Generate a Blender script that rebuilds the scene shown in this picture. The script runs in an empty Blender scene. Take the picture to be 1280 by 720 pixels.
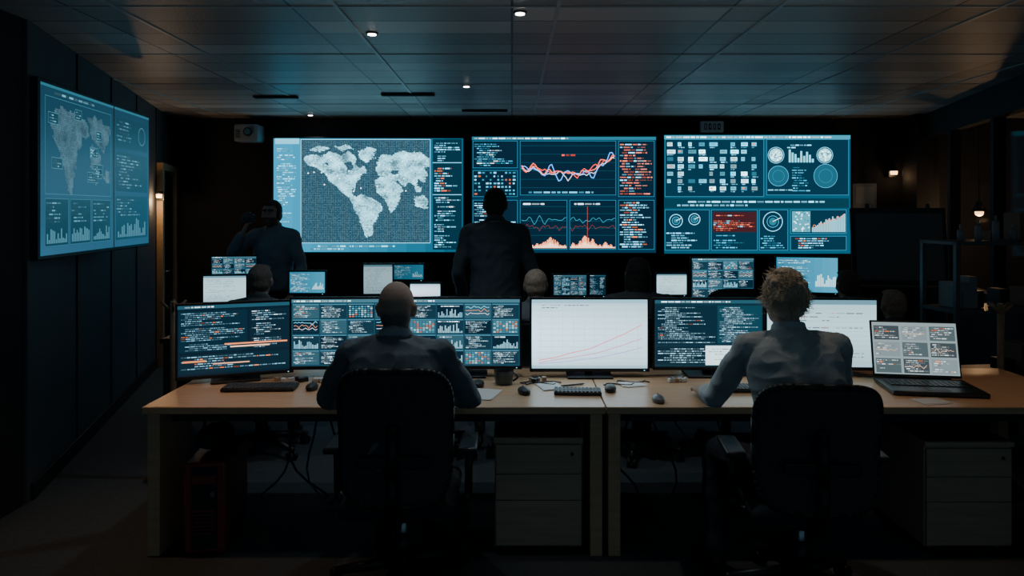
import bpy, bmesh, math, random
from mathutils import Vector, Matrix, noise, Euler
from mathutils.bvhtree import BVHTree
random.seed(7)
F=900.0; CH=1.70; HY=262.0
scene=bpy.context.scene
COL=scene.collection
def PX(px,Y): return (px-640)*Y/F
def PZ(py,Y): return CH-(py-HY)*Y/F

# ---------------------------------------------------------------- materials
def mat(name,col,rough=.6,metal=0,emit=None,es=0,noise_amt=0,nscale=20,bump=0,alpha=1,spec=.5):
    m=bpy.data.materials.new(name); m.use_nodes=True
    nt=m.node_tree; b=nt.nodes['Principled BSDF']
    b.inputs['Base Color'].default_value=(*col,1); b.inputs['Roughness'].default_value=rough
    b.inputs['Metallic'].default_value=metal; b.inputs['Alpha'].default_value=alpha
    b.inputs['Specular IOR Level'].default_value=spec
    if emit: b.inputs['Emission Color'].default_value=(*emit,1); b.inputs['Emission Strength'].default_value=es
    tc=nt.nodes.new('ShaderNodeTexCoord')
    if noise_amt or bump:
        n=nt.nodes.new('ShaderNodeTexNoise'); n.inputs['Scale'].default_value=nscale; n.inputs['Detail'].default_value=6
        nt.links.new(tc.outputs['Object'],n.inputs['Vector'])
        if noise_amt:
            mx=nt.nodes.new('ShaderNodeMix'); mx.data_type='RGBA'
            mx.inputs[6].default_value=(*[c*(1-noise_amt) for c in col],1)
            mx.inputs[7].default_value=(*[min(1,c*(1+noise_amt)) for c in col],1)
            nt.links.new(n.outputs['Fac'],mx.inputs[0]); nt.links.new(mx.outputs[2],b.inputs['Base Color'])
        if bump:
            bp=nt.nodes.new('ShaderNodeBump'); bp.inputs['Strength'].default_value=bump; bp.inputs['Distance'].default_value=.01
            nt.links.new(n.outputs['Fac'],bp.inputs['Height']); nt.links.new(bp.outputs['Normal'],b.inputs['Normal'])
    return m
def mat_wood(name,c1,c2,rough=.45):
    m=bpy.data.materials.new(name); m.use_nodes=True; nt=m.node_tree; b=nt.nodes['Principled BSDF']
    tc=nt.nodes.new('ShaderNodeTexCoord'); mp=nt.nodes.new('ShaderNodeMapping'); mp.inputs['Scale'].default_value=(1.2,14,14)
    n=nt.nodes.new('ShaderNodeTexNoise'); n.inputs['Scale'].default_value=3; n.inputs['Detail'].default_value=8
    r=nt.nodes.new('ShaderNodeValToRGB'); r.color_ramp.elements[0].color=(*c1,1); r.color_ramp.elements[1].color=(*c2,1)
    r.color_ramp.elements[0].position=.3; r.color_ramp.elements[1].position=.7
    nt.links.new(tc.outputs['Object'],mp.inputs['Vector']); nt.links.new(mp.outputs[0],n.inputs['Vector'])
    nt.links.new(n.outputs['Fac'],r.inputs[0]); nt.links.new(r.outputs[0],b.inputs['Base Color'])
    b.inputs['Roughness'].default_value=rough
    return m
def mat_attr(name,emission=False,rough=.8,bump=.0,nscale=120):
    m=bpy.data.materials.new(name); m.use_nodes=True; nt=m.node_tree; b=nt.nodes['Principled BSDF']
    a=nt.nodes.new('ShaderNodeAttribute'); a.attribute_name='Col'
    if emission:
        b.inputs['Base Color'].default_value=(.004,.005,.006,1); b.inputs['Roughness'].default_value=.35
        nt.links.new(a.outputs['Color'],b.inputs['Emission Color']); b.inputs['Emission Strength'].default_value=1
    else:
        nt.links.new(a.outputs['Color'],b.inputs['Base Color']); b.inputs['Roughness'].default_value=rough
        if bump:
            tc=nt.nodes.new('ShaderNodeTexCoord'); n=nt.nodes.new('ShaderNodeTexNoise'); n.inputs['Scale'].default_value=nscale
            bp=nt.nodes.new('ShaderNodeBump'); bp.inputs['Strength'].default_value=bump; bp.inputs['Distance'].default_value=.004
            nt.links.new(tc.outputs['Object'],n.inputs['Vector']); nt.links.new(n.outputs['Fac'],bp.inputs['Height']); nt.links.new(bp.outputs['Normal'],b.inputs['Normal'])
    return m
M_UI=mat_attr('screen_ui',True)
M_BODY=mat_attr('figure_surface',False,.8,.35,160)
M_BLACK=mat('black_plastic',(.018,.020,.023),.45)
M_DARK=mat('dark_fabric',(.024,.029,.034),.85,noise_amt=.4,nscale=200,bump=.3)
M_MESH=mat('chair_mesh_fabric',(.042,.050,.057),.8,noise_amt=.5,nscale=300,bump=.3)
M_METAL=mat('dark_metal',(.06,.065,.07),.35,.8)
M_CHROME=mat('steel',(.4,.42,.45),.3,1)
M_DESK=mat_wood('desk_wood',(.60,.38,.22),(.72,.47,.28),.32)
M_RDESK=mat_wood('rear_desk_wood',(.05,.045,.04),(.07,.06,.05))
M_PED=mat_wood('pedestal_wood',(.42,.31,.21),(.50,.38,.26))
M_WALL=mat('wall_paint_dark',(.080,.094,.110),.7,noise_amt=.25,nscale=3,bump=.05)
M_WALLK=mat('wall_paint_black',(.018,.021,.026),.8,noise_amt=.2,nscale=3)
M_FLOOR=mat('carpet_floor',(.055,.070,.082),.75,noise_amt=.45,nscale=40,bump=.3)
M_PAPER=mat('paper',(.7,.7,.68),.8)
M_REDPC=mat('pc_red_plastic',(.30,.04,.032),.4)

# ---------------------------------------------------------------- mesh helpers
class B:
    def __init__(s): s.bm=bmesh.new(); s.last=[]
    def _fin(s,vs,mi,smooth=False):
        s.last=vs; fs=set()
        for v in vs:
            if v.is_valid:
                for f in v.link_faces: fs.add(f)
        for f in fs: f.material_index=mi; f.smooth=smooth
    def box(s,c,d,mi=0,bev=0,rot=None,seg=2):
        M=Matrix.Translation(c)
        if rot: M=M@Euler(rot).to_matrix().to_4x4()
        M=M@Matrix.Diagonal((*d,1))
        r=bmesh.ops.create_cube(s.bm,size=1,matrix=M); vs=r['verts']
        s._fin(vs,mi)
        if bev:
            es=list({e for v in vs for e in v.link_edges})
            r=bmesh.ops.bevel(s.bm,geom=es,offset=bev,segments=seg,affect='EDGES',profile=.5)
            for f in r['faces']: f.material_index=mi; f.smooth=True
    def cyl(s,a,b,ra,rb=None,mi=0,seg=16,cap=True):
        a=Vector(a);b=Vector(b); rb=ra if rb is None else rb; d=b-a
        q=Vector((0,0,1)).rotation_difference(d.normalized()).to_matrix().to_4x4()
        M=Matrix.Translation((a+b)/2)@q
        r=bmesh.ops.create_cone(s.bm,cap_ends=cap,segments=seg,radius1=ra,radius2=rb,depth=d.length,matrix=M)
        s._fin(r['verts'],mi,True)
        for v in r['verts']:
            for f in v.link_faces:
                if len(f.verts)>4: f.smooth=False
    def ell(s,c,r,mi=0,rot=None,sub=2):
        M=Matrix.Translation(c)
        if rot: M=M@Euler(rot).to_matrix().to_4x4()
        M=M@Matrix.Diagonal((*r,1))
        q=bmesh.ops.create_icosphere(s.bm,subdivisions=sub,radius=1,matrix=M); s._fin(q['verts'],mi,True)
    def tube(s,pts,r,mi=0,seg=8):
        for i in range(len(pts)-1):
            s.cyl(pts[i],pts[i+1],r,r,mi,seg); s.ell(pts[i+1],(r,r,r),mi,sub=1)
    def out(s,name,mats,parent=None,loc=(0,0,0),rz=0):
        me=bpy.data.meshes.new(name); s.bm.to_mesh(me); s.bm.free()
        for m in (mats if isinstance(mats,(list,tuple)) else [mats]): me.materials.append(m)
        o=bpy.data.objects.new(name,me); COL.objects.link(o)
        o.location=loc; o.rotation_euler=(0,0,rz)
        if parent: o.parent=parent
        return o
def empty(name,loc=(0,0,0),rz=0,rot=None):
    e=bpy.data.objects.new(name,None); e.empty_display_size=.1; COL.objects.link(e); e.location=loc; e.rotation_euler=rot or (0,0,rz); return e

# ---------------------------------------------------------------- screen UI drawing (flat emissive cells)
class UI:
    def __init__(s,W,H,rect=(0,0,100,60),gain=1.0):
        s.W,s.H=W,H; s.r=rect; s.v=[];s.f=[];s.c=[]; s.g=gain
    def m(s,x,y):
        x0,y0,x1,y1=s.r
        x=min(max(x,x0),x1); y=min(max(y,y0),y1)
        return ((x-x0)/(x1-x0)-.5)*s.W, (.5-(y-y0)/(y1-y0))*s.H
    def _q(s,pts,c,lay):
        n=len(s.v)
        for p in pts: s.v.append((p[0],-.0004*lay,p[1]))
        s.f.append(tuple(range(n,n+len(pts)))); s.c.append((c[0]*s.g,c[1]*s.g,c[2]*s.g,1))
    def rect(s,x0,y0,x1,y1,c,lay=1):
        a=s.m(x0,y1);b=s.m(x1,y1);d=s.m(x1,y0);e=s.m(x0,y0); s._q([a,b,d,e],c,lay)
    def frame(s,x0,y0,x1,y1,w,c,lay=2):
        s.rect(x0,y0,x1,y0+w,c,lay);s.rect(x0,y1-w,x1,y1,c,lay);s.rect(x0,y0,x0+w,y1,c,lay);s.rect(x1-w,y0,x1,y1,c,lay)
    def line(s,pts,w,c,lay=4):
        k=s.W/(s.r[2]-s.r[0])*w/2
        P=[Vector(s.m(*p)) for p in pts]
        for a,b in zip(P,P[1:]):
            d=b-a
            if d.length<1e-6: continue
            n=Vector((-d.y,d.x)).normalized()*k
            s._q([a-n,b-n,b+n,a+n],c,lay)
    def disc(s,x,y,r,c,lay=3,n=20):
        s._q([s.m(x+r*math.cos(t*2*math.pi/n),y-r*math.sin(t*2*math.pi/n)) for t in range(n)],c,lay)
    def ring(s,x,y,r,w,c,lay=4,a0=0,a1=360,n=24):
        s.line([(x+r*math.cos(math.radians(a0+(a1-a0)*i/n)),y+r*math.sin(math.radians(a0+(a1-a0)*i/n))) for i in range(n+1)],w,c,lay)
    def text(s,x0,y0,x1,y1,rows,c,dens=.75,h=.45,fill=1.0,alt=None,pa=.15,lay=3):
        if rows>3: rows=int(rows*1.3)
        h*=.85; rh=(y1-y0)/rows
        for i in range(rows):
            if random.random()>dens: continue
            x=x0+random.choice([0,0,.06,.12])*(x1-x0); xe=x0+(x1-x0)*random.uniform(.3,1)*fill
            y=y0+i*rh
            while x<xe:
                w=random.uniform(1.0,5)*rh*.5; cc=alt if (alt and random.random()<pa) else c
                k=random.choice([.25,.4,.7,1.,1.6])
                s.rect(x,y+rh*(.5-h/2),min(x+w,xe),y+rh*(.5+h/2),[q*k for q in cc],lay); x+=w+rh*.4
    def out(s,name,parent,loc=(0,0,0)):
        me=bpy.data.meshes.new(name); me.from_pydata(s.v,[],s.f); me.materials.append(M_UI)
        a=me.attributes.new('Col','FLOAT_COLOR','FACE')
        for i,c in enumerate(s.c): a.data[i].color=c
        me.update(); bm=bmesh.new(); bm.from_mesh(me)
        fl=[f for f in bm.faces if f.normal.y>0]
        bmesh.ops.reverse_faces(bm,faces=fl); bm.to_mesh(me); bm.free()
        o=bpy.data.objects.new(name,me); COL.objects.link(o); o.parent=parent; o.location=loc; return o
CY=(.06,.40,.62); CYB=(.25,.82,1.15); WH=(.95,1.3,1.45); OR=(.95,.22,.07); RED=(1.1,.09,.05)
BG=(.003,.022,.046); PN=(.0022,.012,.026); EDGE=(.02,.20,.32)
def pip(x,y,poly):
    ins=False; j=len(poly)-1
    for i in range(len(poly)):
        xi,yi=poly[i];xj,yj=poly[j]
        if (yi>y)!=(yj>y) and x<(xj-xi)*(y-yi)/(yj-yi)+xi: ins=not ins
        j=i
    return ins
def gradient(ui,x0,y0,x1,y1,c0,c1,n=12,lay=1):
    for i in range(n):
        t=(i+.5)/n; ui.rect(x0+(x1-x0)*i/n,y0,x0+(x1-x0)*(i+1)/n,y1,[a*(1-t)+b*t for a,b in zip(c0,c1)],lay)
def ui_map(ui):
    x0,y0,x1,y1=ui.r
    gradient(ui,x0,y0,x1,y1,(.012,.30,.52),(.004,.07,.12),10,0)
    ui.rect(376,174,538,304,(.014,.052,.085),1)
    ui.frame(376,174,538,304,.7,CYB,3)
    polys=[[(379,198),(388,192),(400,195),(412,189),(424,193),(436,189),(445,196),(443,205),(449,210),(454,206),(458,214),(452,220),(447,226),(442,232),(438,240),(444,246),(452,243),(464,247),(475,254),(478,262),(471,270),(467,280),(463,294),(457,296),(453,285),(449,273),(444,263),(440,254),(435,246),(427,240),(420,232),(411,226),(405,216),(395,209),(384,206)],
     [(447,188),(462,183),(471,187),(466,197),(457,203),(449,197)],
     [(472,200),(478,192),(490,194),(500,188),(512,190),(524,189),(536,198),(537,206),(530,210),(534,218),(529,228),(522,223),(519,232),(512,228),(504,233),(497,225),(489,226),(481,221),(473,219),(469,210)],
     [(472,221),(485,222),(497,229),(504,238),(499,247),(495,257),(490,267),(485,261),(481,249),(472,241),(468,230)],
     [(518,246),(530,244),(536,252),(531,261),(520,258)],[(384,186),(398,182),(412,184),(404,189),(394,189)],[(418,183),(434,180),(440,185),(426,188)],[(519,233),(528,234),(526,240),(520,239)]]
    seas=[[(430,203),(439,201),(442,210),(435,214)],[(488,213),(499,212),(497,217),(490,218)],[(404,204),(408,202),(410,207)]]
    d=.9
    y=176.; iy=0
    while y<302:
        x=378.; ix=0
        while x<536:
            nx=noise.noise(Vector((x*.13,y*.13,0)))*2.6+noise.noise(Vector((x*.5,y*.5,5)))*2.0
            land=any(pip(x+nx,y+nx*.7,p) for p in polys) and not any(pip(x+nx*.6,y,p) for p in seas)
            if land:
                n=noise.noise(Vector((x*.08,y*.11,3)))*.9+.5+noise.noise(Vector((x*.4,y*.55,9)))*.7+random.uniform(-.15,.15)
                k=max(.25,min(2.3,.38+n*1.15)); ui.rect(x,y,x+d,y+d,(.30*k,.78*k,.98*k),2)
            elif ix%2==0 and iy%2==0:
                k=.4+.9*random.random()
                ui.rect(x,y,x+d*.8,y+d*.8,(.13*k,.28*k,.34*k),2)
            x+=d; ix+=1
        y+=d; iy+=1
    for i in range(22):
        x=random.uniform(385,530);yy=random.uniform(192,240); ui.disc(x,yy,.8,(1.8,2.2,2.4),4,8)
    ui.text(346,182,372,300,34,CYB,.8,.5)
    ui.rect(344,173,374,180,(.16,.7,.95),2)
    ui.rect(376,169,538,173,(.02,.35,.52),2)
    ui.text(380,169,530,173,1,WH,1)
    ui.text(378,306,538,313,2,(.2,.7,.9),1,.6)
    ui.rect(541,174,577,312,(.003,.025,.045),1)
    ui.text(543,175,576,202,8,CYB,.9,.5)
    ui.text(543,206,576,240,9,CYB,.9,.55,alt=OR,pa=.3)
    ui.text(543,246,576,310,18,CYB,.85,.5,alt=WH,pa=.15)
    for yy in (203,243): ui.rect(541,yy,577,yy+.8,CYB,2)
def ui_charts(ui):
    x0,y0,x1,y1=ui.r
    ui.rect(x0,y0,x1,y1,BG,0)
    ui.rect(x0,y0,x1,y0+4,(.01,.13,.2),1); ui.text(x0+3,y0,x1-3,y0+4,1,WH,1)
    P=[(591,176,647,210),(591,213,647,246),(591,250,647,312),(650,176,770,244),(650,250,709,312),(712,250,770,312),(773,176,818,246),(773,250,818,312)]
    for p in P: ui.rect(*p,PN,1); ui.frame(*p,.5,EDGE,2)
    ui.text(593,179,645,208,9,CY,.9,.5,alt=WH,pa=.15)
    for r in range(7):
        for c in range(11):
            if random.random()<.7: ui.rect(593+c*4.8,215+r*4.4,593+c*4.8+random.uniform(1.4,3.6),217+r*4.4,random.choice([CY,CY,CYB,(.02,.2,.3),(.02,.2,.3),(.5,.12,.06)]),3)
    ui.text(593,253,645,310,17,CYB,.85,.45,alt=OR,pa=.04)
    def zig(base,amp,col,w,ph):
        pts=[]
        for i in range(41):
            t=i/40; yv=base+ 9*math.sin(t*math.pi*.95)+amp*noise.noise(Vector((t*11,ph,0)))+random.uniform(-1.2,1.2)- (t>.72)*(t-.72)*50
            pts.append((652+116*t,yv))
        ui.line(pts,w,col,5)
    for i in range(6): ui.rect(651,182+i*10.5,769,182.3+i*10.5,(.01,.08,.12),2)
    zig(207,12,(1.3,.20,.10),1.1,1);zig(210,11,(.8,.85,1.0),.8,4);zig(209,17,(.10,.45,1.4),1.1,8);zig(207,16,(1.3,.10,.07),.9,12)
    ui.text(700,192,735,196,1,RED,1,.6); ui.text(654,238,766,243,1,CY,1,.5)
    ui.text(775,179,816,244,15,(.8,.17,.10),1,.5,alt=CYB,pa=.35); ui.text(794,179,816,244,15,(.55,.18,.12),.6,.4)
    ui.text(775,252,816,310,15,CYB,1,.5,alt=OR,pa=.18)
    for (a,b,ph) in ((652,708,2.),(713,769,7.)):
        n=46
        for i in range(n):
            x=a+(b-a)*i/n; t=i/n
            h=1+ max(0,noise.noise(Vector((t*11,ph,1))))*8+10*math.exp(-((t-(.62 if a<700 else .35))*6)**2)*random.uniform(.5,1.1)+3*random.random()
            ui.rect(x,310-h,x+(b-a)/n*1.0,310,(1.3,.42,.20),4)
            ui.rect(x,310-h*.5,x+(b-a)/n*1.0,310,(1.6,.9,.6),5)
        for i in range(5): ui.rect(a,258+i*9,b,258.3+i*9,(.01,.09,.13),2)
        ui.line([(a+(b-a)*i/25, 275+9*noise.noise(Vector((i*.35,ph,5)))) for i in range(26)],.5,(.03,.3,.42),4)
        ui.line([(a+(b-a)*i/25, 284+9*noise.noise(Vector((i*.45,ph,15)))) for i in range(26)],.4,(.2,.04,.03),4)
    ui.rect(734,258,734.6,308,(.35,.05,.04),5)
    ui.text(654,253,704,257,1,WH,1,.5); ui.text(715,253,765,257,1,WH,1,.5)
def ui_tiles(ui):
    x0,y0,x1,y1=ui.r
    gradient(ui,x0,y0,x1,y1,(.004,.050,.088),(.004,.066,.115),8,0)
    ui.rect(x0,y0,x1,y0+5,(.02,.25,.38),1); ui.text(x0+3,y0+.5,x1-3,y0+4.5,1,WH,1)
    P=[(831,174,955,246),(958,174,1061,244),(831,262,887,313),(889,262,947,313),(949,262,985,313),(988,262,1058,292),(988,295,1058,313)]
    for p in P: ui.rect(*p,(.003,.024,.046),1); ui.frame(*p,.6,EDGE,2)
    for r in range(7):
        for c in range(9):
            if random.random()<.9:
                k=random.choice([.3,.6,1.0,1.5,2.6]); cc=random.choice([(.16,.70,.92),(.05,.38,.58),(.5,.95,1.1)])
                X=834+c*13.2;Y=178+r*9.2; w=random.uniform(4,11); ui.rect(X,Y,X+w,Y+4.8,[q*k for q in cc],3)
                ui.rect(X+w*.15,Y+1.6,X+w*.7,Y+2.4,(.01,.12,.18),4)
                if random.random()<.7: ui.text(X,Y+5.4,X+10,Y+7.4,1,CYB,1,.6)
                if random.random()<.06: ui.rect(X+1,Y+1,X+4,Y+3,OR,5)
    for (x,y) in ((970,194),(1031,194)):
        ui.disc(x,y,8.5,(.30,.80,.95),3)
        for k in range(34):
            a=random.uniform(0,6.28);r=random.uniform(0,7); ui.rect(x+r*math.cos(a)-.9,y+r*math.sin(a)-.7,x+r*math.cos(a)+1.1,y+r*math.sin(a)+.7,random.choice([(1.3,2,2.1),(.03,.2,.3)]),4)
        ui.ring(x,y,10,.5,CYB,4)
    for i in range(9): ui.rect(986+i*3.6,203-random.uniform(3,16),988.4+i*3.6,203,(.2,.75,.95),3)
    ui.text(984,180,1016,186,2,CYB,1)
    for (x,y,r) in ((973,220,12),(1032,220,14)):
        ui.disc(x,y,r,(.008,.09,.14),3); ui.ring(x,y,r*1.05,.6,CY,4); ui.ring(x,y,r*.6,.4,(.02,.2,.3),4)
    ui.text(990,208,1014,240,8,CY,.9); ui.text(960,236,1058,242,2,CYB,.9)
    ui.rect(831,248,1061,260,(.004,.03,.05),1); ui.text(833,250,1058,259,2,CYB,1,.55)
    for (x,y,r) in ((845,276,8),(868,274,7),(966,277,12)):
        ui.ring(x,y,r,.8,CYB,4); ui.ring(x,y,r*.6,.6,CY,4); ui.line([(x,y),(x+r*.8,y-r*.4)],.6,WH,5)
        ui.disc(x,y,r*.4,(.01,.14,.2),3)
    ui.text(833,290,885,311,6,CYB,.9)
    ui.rect(891,265,945,290,(.04,.010,.014),2); ui.text(892,266,944,289,8,(.7,.13,.07),.9,.45,alt=CYB,pa=.2); ui.text(892,293,944,311,5,CY,.9)
    ui.text(951,294,983,311,5,CY,.9)
    ui.rect(990,264,1013,290,(.06,.32,.42),2)
    for i in range(40): 
        a=random.uniform(0,21);c=random.uniform(0,24); ui.rect(990+a,264+c,991.8+a,265.4+c,random.choice([WH,(.02,.2,.3)]),3)
    for i in range(20): ui.rect(1015+i*2.1,290-(4+i*.8+random.uniform(0,6)),1016.6+i*2.1,290,(.25,.65,.8),3)
    ui.line([(1015+i*2.1,284-i*.75+random.uniform(-3,3)) for i in range(20)],.6,OR,5)
    ui.text(990,297,1056,311,4,CYB,1,alt=OR,pa=.15)
def ui_code(ui,orange=.05,base=(.003,.012,.024),c=(.20,.46,.62)):
    ui.rect(0,0,100,60,base,0); ui.rect(0,0,100,3,(.02,.08,.12),1); ui.text(2,.3,70,2.8,1,WH,1)
    ui.rect(1,5,60,40,(.004,.020,.036),1); ui.text(3,6,58,39,16,c,.9,.42,alt=OR,pa=orange)
    ui.rect(62,5,99,40,(.004,.016,.030),1); ui.text(64,6,97,39,14,c,.85,.42,alt=(.7,.9,1),pa=.3)
    ui.rect(1,42,99,58,(.004,.018,.032),1); ui.text(3,43,97,57,6,c,.95,.45,alt=OR,pa=orange*1.5)
def ui_code_orange(ui):
    ui_code(ui,.07); ui.rect(40,33.5,96,34.8,(1.1,.35,.14),4); ui.rect(45,36,80,37.2,(1.2,.75,.5),4); ui.rect(4,47,24,48.6,(.9,.3,.12),4); ui.rect(30,50,62,51,(1.1,.5,.3),4)
_pc=[0]
def ui_panels(ui):
    ui.rect(0,0,100,60,(.012,.048,.078),0); ui.rect(0,0,100,3,(.05,.15,.2),1); ui.text(2,.3,70,2.8,1,WH,1)
    _pc[0]+=1
    for i in range(4):
        for j in range(4):
            x=1+i*24.8;y=4.2+j*13.9; w=23.6;h_=12.8; kind=(i*7+j*5+_pc[0]*3+(i*j))%6
            ui.rect(x,y,x+w,y+h_,[(.003,.014,.028),(.026,.085,.12),(.008,.03,.05)][(i+j*2+_pc[0])%3],1); ui.rect(x,y,x+w,y+.8,(.06,.22,.32),2)
            if kind in(0,3,4): ui.text(x+1,y+1.4,x+w-1,y+h_-.6,7,(.42,.64,.74),.95,.5,alt=random.choice([OR,WH,CYB]),pa=.10)
            elif kind==1:
                for k in range(15): h=random.uniform(1,8.5); ui.rect(x+1+k*1.48,y+h_-.6-h,x+2+k*1.48,y+h_-.6,random.choice([(.3,.6,.72),(.15,.45,.62)]),3)
                ui.text(x+1,y+1.2,x+w-2,y+3,1,WH,1)
            elif kind==2:
                for q,cc in enumerate([(.2,.8,1.1),(.8,.3,.18),(.8,.9,1)]): ui.line([(x+1+k*1.5,y+3+q*2.8+3*noise.noise(Vector((k*.5,q*5+i,j)))) for k in range(15)],.4,cc,4)
                for q in range(4): ui.rect(x+1,y+3+q*2.6,x+w-1,y+3.12+q*2.6,(.03,.13,.18),3)
            else:
                for a in range(8):
                    for b in range(6): ui.rect(x+1+a*2.75,y+1.8+b*1.8,x+3+a*2.75,y+2.9+b*1.8,random.choice([(.5,.8,.88),(.04,.2,.3),(.04,.2,.3),(.5,.16,.1),(.1,.4,.55),(.04,.2,.3),(.3,.55,.62)]),3)
def ui_white(ui):
    for i in range(20):
        for j in range(12):
            t=i/19;u=j/11; k=.50+.62*math.sin(.25+u*2.5)*(1-.4*t)
            ui.rect(i*5,j*5,(i+1)*5,(j+1)*5,(.70*k,1.04*k,1.22*k),0)
    ui.rect(0,0,100,3,(.25,.50,.62),1); ui.rect(0,57.5,100,60,(.3,.5,.6),1)
    for i in range(9): ui.rect(5,10+i*5.2,96,10.25+i*5.2,(.36,.58,.70),2)
    for i in range(10): ui.rect(8+i*9.3,6,8.25+i*9.3,56,(.42,.62,.74),2)
    ui.line([(6,53),(22,50),(36,46),(50,43),(64,37),(80,30),(95,22)],.8,(.95,.22,.30),4)
    ui.line([(6,55),(30,51),(55,47),(75,41),(95,34)],.7,(.75,.25,.40),4)
    ui.line([(6,56),(30,54),(55,51),(75,47),(95,42)],.6,(.40,.3,.75),4)
    ui.text(6,4,50,8,2,(.25,.42,.52),1)
def ui_codewhite(ui):
    ui_code(ui,.02,(.006,.025,.040),(.28,.55,.68)); ui.rect(47,41,99,58.5,(.85,1.15,1.25),5); ui.text(50,43,95,57,5,(.4,.6,.7),.8,.4,lay=6); ui.rect(58,5,99,39,(.008,.045,.07),3);ui.text(60,6,97,38,16,(.34,.6,.74),.95,.42,lay=4)
def ui_light(ui):
    for j in range(12):
        k=.75+.35*math.sin(.5+j/11*2.4); ui.rect(0,j*5,100,j*5+5,(.46*k,.72*k,.82*k),0)
    ui.rect(0,0,100,4,(.12,.28,.36),1)
    for i in range(12): ui.rect(3,7+i*4.2,97,7.2+i*4.2,(.34,.56,.64),2)
    ui.text(4,7,90,56,12,(.28,.45,.52),.9,.3,alt=(.75,.35,.28),pa=.06)
def ui_blue(ui):
    gradient(ui,0,0,100,60,(.02,.18,.32),(.04,.34,.53),8,0); ui.text(3,4,60,56,18,(.5,.95,1.1),.9,.45)
    for k in range(12): h=random.uniform(4,22); ui.rect(64+k*2.8,50-h,66+k*2.8,50,(.6,1.0,1.15),3)
def ui_laptop(ui):
    ui.rect(0,0,100,60,(.28,.36,.38),0)
    for i in range(3):
        for j in range(3):
            x=2+i*33;y=4+j*19
            ui.rect(x,y,x+30,y+16.5,[(.05,.07,.08),(.22,.29,.31),(.08,.12,.13)][(i+j)%3],1)
            ui.text(x+1,y+1,x+29,y+15,5,(.6,.68,.70),.9,.5,alt=OR,pa=.1)
            if (i+j)%2: ui.line([(x+1+k*2,y+9+4*noise.noise(Vector((k*.5,i*3,j*2)))) for k in range(14)],.6,(.8,.5,.35),4)

# ---------------------------------------------------------------- room shell
def slab(name,p0,p1,z0,z1,th,m,side=1):
    a=Vector((p0[0],p0[1],0));b=Vector((p1[0],p1[1],0)); d=(b-a); L=d.length; ang=math.atan2(d.y,d.x)
    bb=B(); bb.box((L/2,side*th/2,(z0+z1)/2),(L,th,z1-z0)); return bb.out(name,m,loc=(a.x,a.y,0),rz=ang)
CEIL=2.80
b=B(); b.box((.8,3.6,-.05),(14.4,10.6,.1)); b.out('floor',M_FLOOR)
mc=bpy.data.materials.new('ceiling_tiles'); mc.use_nodes=True; nt=mc.node_tree; bs=nt.nodes['Principled BSDF']
tc=nt.nodes.new('ShaderNodeTexCoord'); br=nt.nodes.new('ShaderNodeTexBrick')
br.offset=0; br.inputs['Scale'].default_value=1; br.inputs['Brick Width'].default_value=1.2; br.inputs['Row Height'].default_value=.3
br.inputs['Mortar Size'].default_value=.008; br.inputs['Mortar Smooth'].default_value=.2
br.inputs['Color1'].default_value=(.36,.35,.34,1); br.inputs['Color2'].default_value=(.80,.78,.75,1); br.inputs['Mortar'].default_value=(.08,.09,.10,1)
n=nt.nodes.new('ShaderNodeTexNoise'); n.inputs['Scale'].default_value=60
bp=nt.nodes.new('ShaderNodeBump'); bp.inputs['Strength'].default_value=.25; bp.inputs['Distance'].default_value=.01
nt.links.new(tc.outputs['Object'],br.inputs['Vector']); nt.links.new(tc.outputs['Object'],n.inputs['Vector'])
nt.links.new(br.outputs['Color'],bs.inputs['Base Color']); nt.links.new(n.outputs['Fac'],bp.inputs['Height']); nt.links.new(bp.outputs['Normal'],bs.inputs['Normal'])
bs.inputs['Roughness'].default_value=.42
b=B(); b.box((.8,3.6,CEIL+.05),(14.4,10.6,.1)); b.out('ceiling',mc)
b=B()
for i in range(-3,5):
    x=.25+i*1.2
    b.box((x,3.6,CEIL-.003),(.022,10.4,.008))
for j in range(0,8):
    b.box((.6,.3+j*1.2,CEIL-.002),(9.5,.02,.006))
b.out('trim_ceiling_grid',mat('ceiling_grid_metal',(.55,.6,.62),.4))
b=B()
for (px,py,w) in ((345,120,.42),(510,117,.5),(606,137,.5)):
    Y=F*(CEIL-CH)/(HY-py); X=PX(px,Y)
    for k in range(3): b.box((X,Y-.03+.03*k,CEIL-.012),(w,.014,.018),0)
b.out('ceiling_air_vent',M_WALLK)
slab('wall_far',(-6,8.65),(8,8.65),0,CEIL,.15,M_WALLK,1)
slab('wall_left',(-2.80,4.16),(-4.10,8.68),0,CEIL,.12,M_WALL,1)
b=B(); b.box((-3.16,4.0,CEIL/2),(.7,.28,CEIL)); b.out('pillar_left_side',M_WALLK)
slab('wall_left_near',(-3.3,-1.5),(-3.3,3.9),0,CEIL,.12,M_WALLK,1)
d=(Vector((-4.10,8.68,0))-Vector((-2.80,4.16,0))); ang=math.atan2(d.y,d.x); L=d.length
b=B()
for k in range(1,5): b.box((k*.93,-.004,CEIL/2),(.012,.01,CEIL-.02))
b.out('trim_wall_seams',M_WALLK,loc=(-2.80,4.16,0),rz=ang)
b=B(); b.box((L/2-.2,-.01,.05),(L-.5,.02,.1),0,.004); b.out('baseboard_left',M_BLACK,loc=(-2.80,4.16,0),rz=ang)
def on_left(px):
    k=(px-640)/F; Y=(-4.09+.287*8.65)/(k+.287); return k*Y,Y
dx,dy=on_left(196)
t=(Vector((dx,dy,0))-Vector((-2.80,4.16,0))).length
e=empty('door_1',(-2.80,4.16,0),ang)
b=B()
Mw=mat_wood('door_frame_wood',(.44,.30,.17),(.56,.39,.23))
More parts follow.
